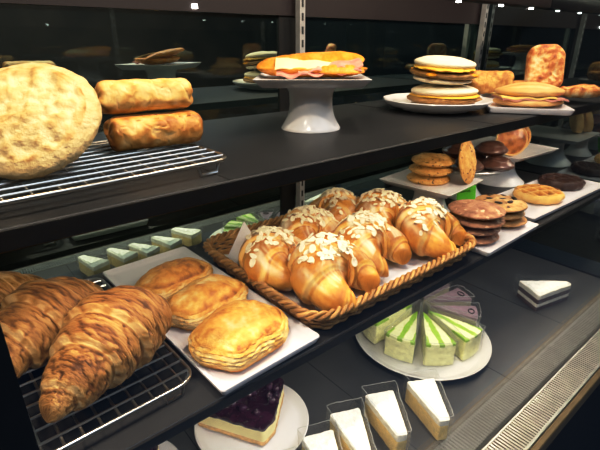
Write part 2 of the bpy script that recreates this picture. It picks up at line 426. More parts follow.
# ------------------------------------------------------------------ tableware
def tray(g, w, d, prof, rc):
    g.rings([[(x, y, z) for x, y in rrect(w-2*i, d-2*i, max(.001, rc-i*.6), 5)] for i, z in prof]); return g
RIM = [(.010, 0), (.004, .0012), (.0, .010), (.0006, .0115), (.003, .0115), (.0095, .0062), (.014, .0052), (.03, .005)]
def square_plate(name, label, cat, loc, rz, w, d, mat='white2', prof=RIM, group=None):
    o = tray(GB(), w, d, prof, .006).build(name, M[mat]); o.location = loc; o.rotation_euler = (0, 0, rz)
    return tag(o, label, cat, group)
def round_plate(name, label, loc, r, mat='white', foot=.6, h=.015, mod=None):
    loc = (loc[0], loc[1], loc[2]+.0006)
    pr = [(.001, 0.002), (r*foot*.9, .002), (r*foot*.93, 0), (r*foot, 0), (r*foot*1.02, .003), (r*.88, h*.45), (r*.985, h*.9), (r, h), (r*.985, h+.0012), (r*.90, h*.66), (r*.84, .0056), (r*.8, .005), (.001, .005)]
    o = GB().lathe(pr, 96, mod).build(name, M[mat]); o.location = loc
    return tag(o, label, 'plate')
def cake_stand(name, label, loc, rz, top, H, base_r, neck_r, square=True, tr=None, tz=.012, group=None):
    t = thing(name, label, 'cake stand', loc, rz, group)
    g = GB()
    ped = [(.001, .001), (base_r, 0), (base_r, .002)]
    for i in range(1, 25):
        u = i/24
        r = neck_r+(base_r-neck_r)*(1-sin(min(1, u/.72)*PI/2))**1.5 if u < .72 else neck_r+(base_r*.88-neck_r)*((u-.72)/.28)**2
        ped.append((r, .002+(H-tz-.002)*u))
    ped.append((.001, H-tz))
    g.lathe(ped, 64).build('pedestal', M['white'], t)
    if square:
        pr = [(.012, H-tz), (.002, H-.003), (.0, H-.0005), (.0015, H), (.004, H-.001), (.008, H-.003), (.03, H-.003)]
        tray(GB(), top[0], top[1], pr, .004).build('stand_plate', M['white'], t)
    else:
        r = top
        pr = [(.001, H-tz), (r*.5, H-tz), (r*.9, H-.006), (r, H+.002), (r*.98, H+.004), (r*.93, H-.001), (r*.86, H-.004), (.001, H-.004)]
        GB().lathe(pr, 80, lambda a: 1+.012*cos(16*a)).build('stand_plate', M['white'], t)
    return t

# ================================================================== THE SETTING
XL = -0.55
# --- the room the case stands in (seen only in the mirrored glass)
struct(GB().box(-2.2, 3.4, -2.6, 1.3, -.06, 0).build('floor', M['roomfloor'], smooth=False))
struct(GB().box(-2.2, 3.4, -2.6, 1.3, 2.7, 2.76).build('ceiling', M['roomdark'], smooth=False))
struct(GB().box(-2.2, 3.4, -2.66, -2.6, 0, 2.7).build('wall_front', M['roomwall'], smooth=False))
struct(GB().box(-2.2, 3.4, 1.3, 1.36, 0, 2.7).build('wall_back', M['roomdark'], smooth=False))
struct(GB().box(-2.26, -2.2, -2.6, 1.3, 0, 2.7).build('wall_left', M['roomdark'], smooth=False))
struct(GB().box(3.4, 3.46, -2.6, 1.3, 0, 2.7).build('wall_right', M['roomdark'], smooth=False))

# --- the display case
case = thing('display_case', 'long dark glass display case with mirrored back doors holding all the pastries', 'display case', (0, 0, 0))
def cpart(g, name, mat, smooth=False, parent=None): return g.build(name, M[mat], parent or case, smooth)
cpart(GB().box(XL, XE+.03, .16, .9, 0, ZD-.03), 'base_cabinet', 'base')
dk = cpart(GB().box(XL, XE, YG+.004, YB-.002, ZD-.03, ZD), 'deck', 'deck')
g = GB()
for x in (.205, .481, .757, 1.033): g.box(x-.0008, x+.0008, YG+.006, YB-.004, ZD-.0005, ZD+.0004)
g.build('deck_seam', M['seam'], dk, False)
# air grille and brass ledge outside the glass
gr = cpart(GB().box(XL, XE, .170, YG-.004, ZD-.03, ZD-.012), 'air_grille', 'seam')
g = GB()
x = XL+.004
while x < XE-.004:
    g.box(x, x+.0034, .1735, YG-.006, ZD-.011, ZD-.001); x += .0068
sl = g.build('grille_slats', M['grille'], gr, False); sl['kind'] = 'stuff'
GB().box(XL, XE, .169, .1735, ZD-.013, ZD).box(XL, XE, YG-.006, YG-.003, ZD-.013, ZD).build('grille_border', M['grille'], gr, False)
lg = cpart(GB().box(XL, XE+.03, .157, .168, ZD-.03, ZD-.002, .002), 'front_ledge', 'ledge')
cpart(GB().box(.0015, XE-.002, YG-.002, YG+.002, ZD-.012, 1.93), 'front_glass', 'glass')
cpart(GB().box(-.06, .0015, YG-.012, YG+.02, ZD-.03, 1.95), 'front_post', 'frame')
# mirrored sliding doors at the back, each with its dark frame
for x0, x1 in ((XL, .590), (.632, XE)):
    d = cpart(GB().box(x0, x1, YB, YB+.006, ZD, 1.492), 'sliding_door', 'mirror')
    if x0 < .3: GB().box(x1, x1+.042, YB-.004, YB+.006, ZD, 1.492).build('door_stile', M['frame'], d, False)
cpart(GB().box(XL, XE, YB-.009, YB+.02, 1.4895, 1.60), 'door_track', 'rail')
cpart(GB().box(XE, XE+.008, YG+.004, YB, ZD, 1.56), 'end_mirror', 'endmirror')
cpart(GB().box(XE-.006, XE, YG+.004, YB-.02, ZD, ZD+.006), 'end_edge_trim', 'seam')
cpart(GB().box(XL, XE+.03, YB+.02, YB+.05, ZD-.03, 1.95), 'back_panel', 'base')
# slotted aluminium uprights carrying the shelves
def upright(x):
    u = cpart(GB().box(x-.007, x+.007, .757, .771, ZD, 1.60), 'shelf_upright', 'alu')
    g = GB(); z = ZD+.03
    while z < 1.58:
        g.box(x-.0022, x+.0022, .7562, .7575, z, z+.014); z += .025
    g.build('upright_slots', M['slot'], u, False)
for x in (.012, .630, 1.332): upright(x)
# canopy light rail high over the front of the upper shelf
lr = cpart(GB().box(.85, XE, .585, .615, 1.522, 1.56, .004), 'canopy_light_rail', 'rail', True)
for x in (.935, 1.115, 1.27): GB().box(x-.004, x+.004, .596, .604, 1.5185, 1.522).build('led_lamp', M['led'], lr, False)
dl = GB().box(.398, .407, YB-.012, YB-.009, 1.494, 1.501).build('led_lamp', M['led'], case, False)

# --- the two removable shelves
def shelf(name, label, y0, y1, zt, th, seams):
    o = GB().box(XL, XE-.008, y0, y1, zt-th, zt, .0012).build(name, M['shelf'], None, False)
    tag(o, label, 'shelf')
    GB().box(XL, XE-.008, y0-.003, y0, zt-th-.001, zt-.001).build('front_edge', M['lip'], o, False)
    g = GB()
    for x in seams: GB().box(x-.0009, x+.0009, y0+.001, y1-.001, zt-.0004, zt+.0004).build('shelf_seam', M['seam'], o, False)
    return o
us = shelf('shelf', 'upper black shelf carrying the pie, rolls, sandwiches and egg muffins', .356, .686, ZU, .015, (.207, .70))
GB().box(XL, XE-.008, .3545, .3575, ZU-.0175, ZU-.015).build('bronze_trim', M['lip_gold'], us, False)
ms = shelf('shelf', 'middle black shelf carrying croissants, turnovers, basket and cookies', .343, .722, ZM, .012, (.52,))

# ================================================================== UPPER SHELF
def wire_rack(name, label, x0, x1, y0, y1, z, base_z, rz, nlong, ncross, rw=.0015, rf=.0025):
    cx, cy = (x0+x1)/2, (y0+y1)/2; w, d = x1-x0, y1-y0
    t = thing(name, label, 'wire rack', (cx, cy, base_z), rz)
    zt = z-base_z
    GB().tube([(x, y, zt-rf) for x, y in rrect(w-2*rf, d-2*rf, .022, 8)], rf, 8, True).build('rack_frame', M['steel'], t)
    g = GB()
    for i in range(nlong):
        y = -d/2+d*(i+1)/(nlong+1); e = .006 if 0 < i < nlong-1 else .010
        g.tube([(-w/2+e*.5, y, zt-rw), (w/2-e*.5, y, zt-rw)], rw, 6)
    for i in range(ncross):
        x = -w/2+w*(i+1)/(ncross+1)
        g.tube([(x, -d/2+.003, zt-rw*2.6), (x, d/2-.003, zt-rw*2.6)], rw, 6)
    g.build('wire_grid', M['steel'], t)
    for sx in (-1, 1):
        for sy in (-1, 1):
            px, py = sx*(w/2-.03), sy*(d/2-.004)
            GB().tube([(px-.012, py, zt-rf), (px-.009, py, .002), (px+.009, py, .002), (px+.012, py, zt-rf)], .0018, 6).build('foot', M['steel'], t)
    return t
RU = 1.333
wire_rack('cooling_rack', 'wire cooling rack under the round pie on the upper shelf', -.20, .226, .372, .545, RU, ZU, rad(2.5), 9, 20, .00115, .0022)

# round pie propped up to face the front
pr = GB()
def pie_r(th): return .0525*(1+.022*sin(3*th+.6)+.014*nz(cos(th)*3, sin(th)*3, 2.2))
def pie_top(x, y, rho):
    a = nz(x*38+3, y*38, .3); b = nz(x*95, y*95, 5.1); c = abs(nz(x*55+7, y*30+y*20, 9.4))
    dz = .0042*a+.0034*b+.0034*(.35-c)+.0016*nz(x*170, y*170, 2.2)
    return dz, .16+.4*max(0, a)+.5*b+.30*sst(.8, 1, rho)+.25*sst(.12, .0, c)+.3*nz(x*170, y*170, 2.2)
def pie_side(th, v): return .0015*nz(cos(th)*9, sin(th)*9, v*6), .25+.5*sst(.25, .0, v)+.25*nz(th*4, v*9, 1)
puck(pr, pie_r, .020, .006, .004, 128, 10, 44, pie_top, pie_side, base_in=.93, rnd=.5)
pieloc = Vector((.0640, .4400, 1.3730))
nrm = Vector((-.44, -.74, .78)).normalized()          # face looks to the front, up and a little left
q = nrm.to_track_quat('Z', 'Y')
o = pr.build('round_pie', M['pie']); o.rotation_mode = 'QUATERNION'; o.rotation_quaternion = q; o.location = pieloc-nrm*.016
tag(o, 'round golden pie with crumpled crust propped up on the upper rack', 'pie')

def roll_geo(L, rr, seed, dark=0):
    g = GB()
    def fn(u, v):
        s = (u-.5)*2; a = 2*PI*v
        e = (1-abs(s)**18)**(1/2.0) if abs(s) < 1 else 0
        e = max(e, .03)
        x = s*L/2+.004*nz(cos(a)*2, sin(a)*2, seed)*abs(s)
        ca, sa = cos(a), sin(a)
        pw = .8
        y = (abs(ca)**pw)*(1 if ca > 0 else -1); z = (abs(sa)**pw)*(1 if sa > 0 else -1)
        lump = nz(x*40+seed, y*1.2, z*1.2); wr = nz(x*120+seed*3, y*2.2, z*2.2); wv = abs(nz(x*60+seed, y*2.0+x*20, z*1.6))
        k = rr*e*(1+.08*lump+.045*wr-.045*sst(.10, 0, wv))
        # folded flap running along the length
        k *= 1+.06*sst(.10, .0, abs(v-.33))*(1 if v < .33 else .2)
        h = .28+.45*lump+.4*wr+.30*sst(.80, 1, abs(s))+.15*max(0, -sa)+dark*.22-.15*sst(.12, 0, wv)
        return (x, y*k*1.08, z*k*.95, h)
    g.grid(120, 72, fn, wv=True, cap0=True, cap1=True); return g
o = roll_geo(.100, .0178, 4.4, .6).build('sausage_roll', M['rolldark']); o.location = (.186, .472, RU+.0172); o.rotation_euler = (.15, 0, rad(-6))
tag(o, 'baked pastry roll, darker lower one lying directly on the upper rack', 'pastry roll', 'pastry rolls on the upper rack')
o = roll_geo(.098, .0172, 9.1).build('sausage_roll', M['roll']); o.location = (.183, .482, RU+.0505); o.rotation_euler = (-.1, 0, rad(-7))
tag(o, 'baked pastry roll, paler one resting on top of another roll', 'pastry roll', 'pastry rolls on the upper rack')

# pedestal with the ham and cheese baguette
SX, SY, SH = .447, .517, .076
cake_stand('pedestal_stand', 'tall white square pedestal stand under the ham sandwich on upper shelf', (SX, SY, ZU), rad(-39.5), (.160, .140), SH, .045, .032)
sw = thing('ham_sandwich', 'split golden roll filled with ham and cheese on tall pedestal', 'sandwich', (SX, SY, ZU+SH-.003), rad(-38.5))
def loaf(L, w, hgt, seed, dip=0, up=1):
    g = GB()
    def fn(u, v):
        s = (u-.5)*2; a = 2*PI*v
        e = max(.02, (1-abs(s)**3.2)**.55)
        y = w*e*cos(a); z = hgt*e*sin(a)*(1 if (sin(a)*up > 0) else .22)
        l = nz(s*5+seed, cos(a), sin(a)); r = nz(s*26+seed, cos(a)*3, sin(a)*3)
        return (s*L/2, y*(1+.07*l), z*(1+.10*l+.06*r), .35+.35*l+.3*r+.25*sst(.7, 1, abs(s)))
    g.grid(90, 48, fn, wv=True, cap0=True, cap1=True); return g
loaf(.160, .033, .013, 2.0, up=-1).build('bottom_bread', M['baguette'], sw, loc=(.002, -.004, .0135))
loaf(.162, .032, .0095, 6.0).build('top_bread', M['baguette'], sw, loc=(-.001, .014, .0195), rot=(rad(20), rad(-4), 0))
def sheet(g, nx, ny, fn, th=.0014):
    P = [[Vector(fn(i/(nx-1), j/(ny-1))) for j in range(ny)] for i in range(nx)]
    b = len(g.v)
    for dz in (0, -th):
        for i in range(nx):
            for j in range(ny): g.vert(P[i][j]+Vector((0, 0, dz)))
    N = nx*ny
    for i in range(nx-1):
        for j in range(ny-1):
            a = b+i*ny+j; q = (a, a+ny, a+ny+1, a+1); g.f.append(q); g.f.append(tuple(k+N for k in reversed(q)))
    edge = [i*ny for i in range(nx)]+[(nx-1)*ny+j for j in range(1, ny)]+[i*ny+ny-1 for i in range(nx-2, -1, -1)]+[j for j in range(ny-2, 0, -1)]
    for k in range(len(edge)):
        a, c = b+edge[k], b+edge[(k+1) % len(edge)]; g.f.append((a, a+N, c+N, c))
    return g
sheet(GB(), 40, 14, lambda u, v: (-.052+.100*u, -.036+.050*v, .0170+.010*v+.0018*sin(u*14)*(1-v)-.003*(1-v)**2)).build('cheese_slice', M['palecheese'], sw)
sheet(GB(), 60, 16, lambda u, v: (-.050+.118*u, -.0415+.052*v, .0105+.0035*u+.008*v+.003*sin(u*21+1)*(1-v)-.006*(1-v)**3*(1-.7*u)), .002).build('ham_slice', M['ham'], sw)
sheet(GB(), 60, 16, lambda u, v: (-.020+.090*u, -.040+.05*v, .0140+.0075*u+.006*v+.0025*sin(u*17+3)*(1-v)-.004*(1-v)**3), .0022).build('ham_slice', M['ham'], sw)
loaf(.070, .020, .010, 9.0).build('torn_bread', M['baguette'], sw, loc=(.040, -.026, .009), rot=(0, 0, rad(4)))

# scalloped plate with two stacked muffin sandwiches
PX, PY = .762, .512
def plate_muff():
    r = .101; h = .019
    pr = [(.001, .002), (.058, .002), (.06, 0), (.064, 0), (.066, .004), (.086, .0065), (.097, .0135), (r, h), (r-.001, h+.0015), (.0955, .0160), (.086, .0095), (.080, .0072), (.07, .007), (.001, .007)]
    o = GB().lathe(pr, 120, lambda a: 1+.012*cos(12*a)).build('scalloped_plate', M['white']); o.location = (PX, PY, ZU)
    tag(o, 'round white plate with wavy rim under two muffin sandwiches', 'plate')
plate_muff()
def bun_r(R_, s): return lambda th: R_*(1+.03*sin(2*th+s)+.02*nz(cos(th)*2, sin(th)*2, s))
def bun_top(s, spread=.3): return lambda x, y, rho: (.0022*nz(x*45+s, y*45, s), .10+.30*max(0, nz(x*26, y*26, s))+spread*sst(.72, 1, rho))
def muffin_sandwich(label, loc, rz, R_, s, eggy, tilt=(0, 0)):
    t = thing('muffin_sandwich', label, 'sandwich', loc, rz, 'muffin sandwiches on the scalloped plate', rot=(tilt[0], tilt[1], rz))
    puck(GB(), bun_r(R_*.96, s), .0095, .001, .003, 72, 8, 10, bun_top(s), base_in=.86).build('bottom_bun', M['muffin'], t)
    puck(GB(), bun_r(R_*1.05, s+2), .012, .001, .004, 80, 6, 8, lambda x, y, r: (.003*nz(x*90, y*90, s), .4), lambda th, v: (.004*nz(th*6, v*3, s)+.0015*nz(th*22, v*4, s), .4+.5*nz(th*12, v*5, s)), z0=.0100).build('sausage_patty', M['patty'], t)
    if eggy:
        sheet(GB(), 24, 24, lambda u, v: ((u-.5)*R_*1.75, (v-.5)*R_*1.75, .0240-.020*max(0, max(abs(u-.5), abs(v-.5))*2-.72)**1.2+.001*sin(9*u+4*v)), .003).build('cheese_slice', M['cheddar'], t)
        puck(GB(), bun_r(R_*1.02, s+5), .0075, .001, .004, 72, 5, 6, None, lambda th, v: (.006*nz(th*5, v*2, s+9), .4+.4*nz(th*7, v, 3)), z0=.0238).build('egg', M['egg'], t); zt = .0288
    else:
        puck(GB(), bun_r(R_*1.02, s+5), .005, .001, .003, 72, 5, 6, None, lambda th, v: (.004*nz(th*5, v*2, s+9), .6+.4*nz(th*7, v, 3)), z0=.0205).build('egg', M['egg'], t); zt = .0240
    t.scale = (.84, .84, .90)
    puck(GB(), bun_r(R_*.97, s+1), .0150, .0055, .0035, 80, 10, 20, bun_top(s+4, .12), base_in=.93, rnd=.75, z0=zt).build('top_bun', M['muffin'], t)
    return t
muffin_sandwich('lower muffin sandwich with fried patty lying on the wavy plate', (PX+.002, PY-.014, ZU+.0092), .3, .072, 1.0, False)
muffin_sandwich('upper muffin sandwich with orange cheese stacked on the other muffin', (PX-.004, PY-.010, ZU+.0110+.0430), 1.0, .063, 4.0, True, tilt=(rad(2), rad(-4)))

# square plate of toasted sandwiches
square_plate('square_plate', 'white square plate holding toasted bun sandwiches on upper shelf', 'plate', (.962, .448, ZU), rad(-56), .145, .30)
ZP = ZU+.0056
fb = thing('bun_sandwich', 'flat ridged bun with ham and cheese at front of plate', 'sandwich', (.912, .405, ZP), rad(-46))
def oval(a, b, s): return lambda th: 1/math.sqrt((cos(th)/a)**2+(sin(th)/b)**2)*(1+.03*nz(cos(th)*2, sin(th)*2, s))
puck(GB(), oval(.060, .038, 1), .014, .002, .005, 80, 8, 8, None, lambda th, v: (.001*nz(th*5, v*3, 1), .55-.4*v), base_in=.84).build('bottom_bun', M['brownbun'], fb)
sheet(GB(), 40, 20, lambda u, v: ((u-.5)*.118, (v-.5)*.079, .0165+.0018*sin(u*23)*abs(v-.5)*2-.006*max(0, abs(v-.5)*2-.85)), .003).build('ham_slice', M['ham'], fb)
sheet(GB(), 40, 20, lambda u, v: ((u-.62)*.10, (v-.52)*.078, .0195+.0015*sin(u*15+1)*abs(v-.5)*2-.008*max(0, abs(v-.5)*2-.8)), .002).build('cheese_slice', M['cheese'], fb)
def ridged(x, y, rho): return (.0022*sin(y*300+x*40)*(1-rho)-.0005, .35+.25*sin(y*300+x*40)+.2*nz(x*40, y*40, 1))
puck(GB(), oval(.061, .039, 4), .014, .009, .004, 90, 8, 26, ridged, lambda th, v: (.001*nz(th*5, v*3, 7), .25+.2*v), base_in=.93, rnd=.8, z0=.0195).build('top_bun', M['brownbun'], fb)
o = roll_geo(.095, .026, 14.0, .2).build('golden_bread_roll', M['fried']); o.location = (1.0, .535, ZP+.0245); o.rotation_euler = (0, 0, rad(-48))
tag(o, 'plump golden bread roll lying behind the flat bun sandwich', 'bread roll')
# thick cheese toast standing on edge and a second one lying under it
def toast(g, w, d, th, s):
    ol = rrect(w, d, .026, 10); na = len(ol)
    rings = []
    def rg(k, z, amp):
        out = []
        for x, y in ol:
            n1 = nz(x*k*45+s, y*k*45, z*45); n2 = nz(x*k*130, y*k*130, s)
            out.append((x*k*(1+.05*n1), y*k*(1+.05*n1), z+amp*(n1*.006+n2*.003), .4+.5*n1+.4*n2))
        return out
    for k, z, a in ((.02, 0, .3), (.5, 0, .3), (.9, 0, .2), (.99, .004, 0), (1.02, th*.35, 0), (1.02, th*.7, 0), (.98, th*.93, .2)): rings.append(rg(k, z, a))
    for i in range(1, 22): rings.append(rg(.95*(1-i/21)+.01, th+.003*sst(1, .6, 1-i/21), 1))
    g.rings(rings); return g
o = toast(GB(), .074, .098, .026, 3.0).build('cheese_toast', M['toast']); o.rotation_euler = (rad(76), 0, rad(-44)); o.location = (1.062, .452, ZP+.054)
tag(o, 'thick crusty cheese toast slab standing upright on the square plate', 'toast')
o = toast(GB(), .085, .06, .018, 8.0).build('cheese_toast', M['toast']); o.location = (1.085, .398, ZP+.006); o.rotation_euler = (0, 0, rad(-20))
tag(o, 'browned cheese toast lying flat at the right of the plate', 'toast')
o = roll_geo(.10, .014, 21.0, .9).build('fried_stick', M['fried']); o.location = (1.075, .525, ZP+.0165); o.rotation_euler = (0, 0, rad(-38))
tag(o, 'thin dark golden pastry stick behind the standing toast', 'pastry')

# ================================================================== MIDDLE SHELF
RM = 1.098
wire_rack('cooling_rack', 'wire cooling rack under the big croissants on the middle shelf', -.21, .154, .362, .675, RM, ZM, rad(2.5), 15, 20)
def put_croissant(loc, rz, label, L, Rm, arc, seed, group='large plain croissants on the rack', tilt=0):
    g, fn = croissant_geo(L, Rm, arc, seed, hshift=.07, stri=.042, fat=1.02, tip=.22, step=.18, layers=3, rc=.42)
    o = g.build('croissant', M['croissant']); o.location = loc; o.rotation_euler = (tilt, 0, rz)
    return tag(o, label, 'croissant', group)
put_croissant((.099, .446, RM-.001), rad(36), 'large flaky croissant nearest the front of the rack', .198, .0500, 22, 1.3)
put_croissant((.049, .541, RM-.001), rad(38), 'large croissant in the middle, second from the front of the rack', .205, .0470, 20, 5.7)
put_croissant((-.004, .620, RM-.001), rad(36), 'large croissant at the back of the rack, furthest from the glass', .200, .0420, 24, 9.9)

# turnovers on a long white plate
square_plate('rectangular_plate', 'long white rectangular plate under three puff pastry turnovers', 'plate', (.241, .522, ZM), rad(2.5), .150, .362)
ZT = ZM+.0056
def turnover(label, loc, rz, s, w, d, H, warm=0.0):
    P_ = [Vector((a*w, b*d)) for a, b in ((-.50, .16), (-.40, -.36), (.22, -.54), (.50, -.30), (.46, .34), (.10, .50), (-.34, .44))]
    def rf0(th):
        dr = Vector((cos(th), sin(th))); best = 0
        for i in range(len(P_)):
            p, q = P_[i], P_[(i+1) % len(P_)]; e = q-p
            den = dr.x*e.y-dr.y*e.x
            if abs(den) < 1e-9: continue
            t_ = (p.x*e.y-p.y*e.x)/den; u_ = (p.x*dr.y-p.y*dr.x)/den
            if t_ > 0 and -1e-6 <= u_ <= 1+1e-6: best = max(best, t_)
        return best
    def rf(th): return sum(rf0(th+o_) for o_ in (-.16, -.08, 0, .08, .16))/5*(1+.012*nz(cos(th)*4, sin(th)*4, s))
    def top(x, y, rho):
        a = nz(x*30+s, y*30, s); b = nz(x*75, y*75, s+3); c = nz(x*190, y*190, s)
        return .0040*a+.0020*b+.0006*c, .30+.42*a+.30*b+.22*c+warm+.30*sst(.80, .98, rho)
    def side(th, v):
        lay = sin(v*38+3.5*nz(cos(th)*2, sin(th)*2, s)); n = nz(th*9, v*16, s)
        return .0012*lay*(1-.4*v)+.0022*n, .10+.12*lay+.26*n+.40*sst(.22, 0, v)+.30*sst(.72, 1, v)
    o = puck(GB(), rf, H*.66, H*.42, .004, 144, 24, 44, top, side, base_in=.95, rnd=.36).build('turnover', M['turnover'])
    o.location = loc; o.rotation_euler = (0, 0, rz)
    return tag(o, label, 'turnover', 'turnovers on the rectangular plate')
turnover('golden turnover at the front of the long white plate', (.234, .412, ZT), rad(20), 2.0, .120, .096, .042, .04)
turnover('golden turnover in the middle of the three on the plate', (.241, .500, ZT), rad(16), 7.0, .122, .080, .038)
turnover('darker brown turnover at the back of the long plate', (.232, .580, ZT), rad(16), 13.0, .120, .074, .036, .18)

# wicker basket with almond croissants
BX, BY, BZ = .509, .504, ZM+.001
bk = thing('wicker_basket', 'shallow brown woven basket holding almond croissants on middle shelf', 'basket', (BX, BY, BZ), rad(0))
BW, BD, BR, BH = .368, .286, .026, .027
g = GB(); NP = 400
for row in range(7):
    z = .003+row*.0045; fl = .012*(row/6)**1.2
    P = rpath(BW+2*fl, BD+2*fl, BR+fl, NP)
    g.tube([(p[0]+p[2]*.0022*sin(2*PI*44*i/NP+row*PI), p[1]+p[3]*.0022*sin(2*PI*44*i/NP+row*PI), z+.0006*sin(2*PI*22*i/NP)) for i, p in enumerate(P)], .0026, 6, True, h=.35+.2*(row % 2))
g.build('woven_wall', M['wicker'], bk)
g = GB()
for i in range(44):
    p0 = rpath(BW, BD, BR, 44)[i]; p1 = rpath(BW+.024, BD+.024, BR+.012, 44)[i]
    GB().tube([(p0[0], p0[1], .001), ((p0[0]+p1[0])/2, (p0[1]+p1[1])/2, .018), (p1[0], p1[1], BH)], .0018, 6, h=.6).build('stake', M['wicker'], bk)
g = GB(); NR = 660
P = rpath(BW+.026, BD+.026, BR+.013, NR)
for k in range(3):
    pts = []
    for i, p in enumerate(P):
        a = 2*PI*(34*i/NR+k/3); rr = .0044
        pts.append((p[0]+p[2]*rr*cos(a), p[1]+p[3]*rr*cos(a), BH+.004+.0038*sin(a)))
    g.tube(pts, .0031, 8, True, h=.3+.22*k)
g.build('braided_rim', M['wicker'], bk)
g = GB(); g.rings([[(x, y, z) for x, y in rrect(BW+e, BD+e, BR, 8)] for z, e in ((0, -.004), (.0035, -.002))])
g.build('basket_bottom', M['wicker'], bk)
# paper liner, one corner standing up at the left
ZL = BZ+.0042
def liner(u, v):
    x = (u-.5)*.335; y = (v-.5)*.245
    z = .0005*nz(x*30, y*30, 3)+.0006
    ex = max(0, abs(x)-.150)/.02; ey = max(0, abs(y)-.108)/.02
    return (x, y, z+.010*(ex**1.5+ey**1.5)*.5)
o = sheet(GB(), 40, 30, liner, .0004).build('paper_liner', M['paper']); o.location = (BX, BY, ZL)
tag(o, 'white paper liner sheet spread inside the woven basket', 'paper')
g = GB(); sheet(g, 12, 12, lambda u, v: (-.035*(1-u)*(1-v)+.050*u*(1-v*.3), .012*v-.010*u, .002+.072*v*(1-.85*u)+.003*u), .0005)
o = g.build('paper_sheet', M['paper']); o.location = (.351, .566, ZL+.003); o.rotation_euler = (0, 0, rad(-38))
tag(o, 'translucent white paper corner sticking up beside the leftmost almond croissant', 'paper')

ar = random.Random(11)
def almond_croissant(label, loc, rz, seed, L=.158, Rm=.0430, arc=275, nf=95, sc=1.0):
    t = thing('almond_croissant', label, 'croissant', loc, rz, 'almond croissants in the wicker basket')
    g, fn = croissant_geo(L*sc, Rm*sc, arc, seed, layers=3, nu=220, nv=64, step=.13, stri=.012, tip=.30, flat=.86, fat=.8, sugar=.85, hshift=.06, rc=.10, pw=1.5)
    g.build('crust', M['almondcr'], t)
    a = flakes(fn, nf, ar).build('almond_flakes', M['almond'], t, False); a['kind'] = 'stuff'
    return t
ZA = ZL+.0022
# (centre of the bulge x, y, heading of the open side)
AL = [('almond croissant at the front left corner of the basket, biggest of all', .392, .412, -72, 3.1, 1.10),
      ('almond croissant at the left end of the basket beside the paper corner', .372, .510, -60, 8.2, 1.0),
      ('almond croissant at the front middle of the basket with its curved ends forward', .506, .425, -80, 14.4, 1.06),
      ('almond croissant in the middle row, behind the front left ones', .487, .536, -95, 20.1, 1.0),
      ('almond croissant at the front right corner of the basket', .626, .424, -70, 27.0, 1.08),
      ('almond croissant at the back of the basket, left of the other back one', .590, .596, 160, 33.3, .94),
      ('almond croissant at the back right of the basket beside the cookie stand', .628, .528, -90, 40.7, 1.02)]
for lab, x, y, op, sd, s_ in AL:
    s_ *= 1.03
    a = rad(op)                         # heading of the open side
    almond_croissant(lab, (x-.020*cos(a), y-.020*sin(a), ZA), rad(op-90), sd, sc=s_)

# --- cake stands at the right
def cookie_geo(R_, H, s, rough=.12):
    return puck(GB(), lambda th: R_*(1+.018*nz(cos(th)*3, sin(th)*3, s)), H*.7, H*.45, .003, 96, 7, 24,
                lambda x, y, r: (.0018*nz(x*60+s, y*60, s)+.0014*nz(x*150, y*150, s), .30+.5*nz(x*55, y*55, s+1)+.25*sst(.75, 1, r)),
                lambda th, v: (.0008*nz(th*8, v*6, s), .40+.4*nz(th*8, v*4, s)), base_in=.92, rnd=.7)
AX, AY, AH = .832, .548, .076
cake_stand('cake_stand', 'white square cake stand holding the stacked oat cookies', (AX, AY, ZM), rad(6), (.160, .172), AH, .050, .034)
ZAH = ZM+AH-.003
LBL = ['lowest', 'middle', 'top']
for k in range(3):
    o = cookie_geo(.0440, .0165, 50+k*3.7).build('oat_cookie', M['oat']); o.location = (.828+.003*(k-1), .552-.002*k, ZAH+.0190*k+.0006); o.rotation_euler = (0, 0, k*1.3)
    tag(o, 'golden oat cookie with dark flecks, %s of the stack of three on the square stand' % LBL[k], 'cookie', 'oat cookies on the square stand')
o = cookie_geo(.0455, .0145, 66).build('oat_cookie', M['oat']); o.location = (.876, .499, ZAH+.0440)
nn = Vector((-.22, -.93, .28)).normalized(); nn = Vector((.22, -.95, .24)).normalized(); o.rotation_mode = 'QUATERNION'; o.rotation_quaternion = nn.to_track_quat('Z', 'Y')
tag(o, 'golden oat cookie standing on edge, leaning against the stack of three', 'cookie', 'oat cookies on the square stand')
CBX, CBY, CBH = .994, .556, .079
cake_stand('cake_stand', 'round white cake stand piled with chocolate coated rounds', (CBX, CBY, ZM), 0, .086, CBH, .046, .024, False)
ZB = ZM+CBH-.0035
def choc_round(loc, s, lab, rot=(0, 0, 0)):
    o = puck(GB(), lambda th: .0325*(1+.02*nz(cos(th)*2, sin(th)*2, s)), .021, .008, .0035, 72, 10, 18, lambda x, y, r: (.0012*nz(x*70, y*70, s)+.0009*sin(x*160+s), .4),
             lambda th, v: (.0022*sin(v*2*PI*1.0-.6), .4), base_in=.9, rnd=.8).build('chocolate_round', M['choc'])
    o.location = loc; o.rotation_euler = rot
    tag(o, lab, 'chocolate cake', 'chocolate rounds on the round stand')
choc_round((1.004, 0.493, ZB+.0008), 1, 'glossy chocolate round at the front of the bottom layer')
choc_round((1.036, 0.556, ZB+.0008), 2, 'glossy chocolate round at the right of the bottom layer')
choc_round((0.940, 0.526, ZB+.0008), 3, 'glossy chocolate round at the left of the bottom layer, next to the leaning cookie')
choc_round((0.976, 0.589, ZB+.0008), 4, 'glossy chocolate round at the back of the bottom layer')
choc_round((1.012, 0.518, ZB+.0300), 5, 'glossy chocolate round on top of the pile, the front one')
choc_round((0.970, 0.568, ZB+.0300), 6, 'glossy chocolate round on top of the pile, the back one')
CCX, CCY, CCH = 1.190, .570, .096
cake_stand('cake_stand', 'white square cake stand at far right holding caramel tarts', (CCX, CCY, ZM), rad(-3), (.205, .205), CCH, .068, .036)
ZC = ZM+CCH-.003
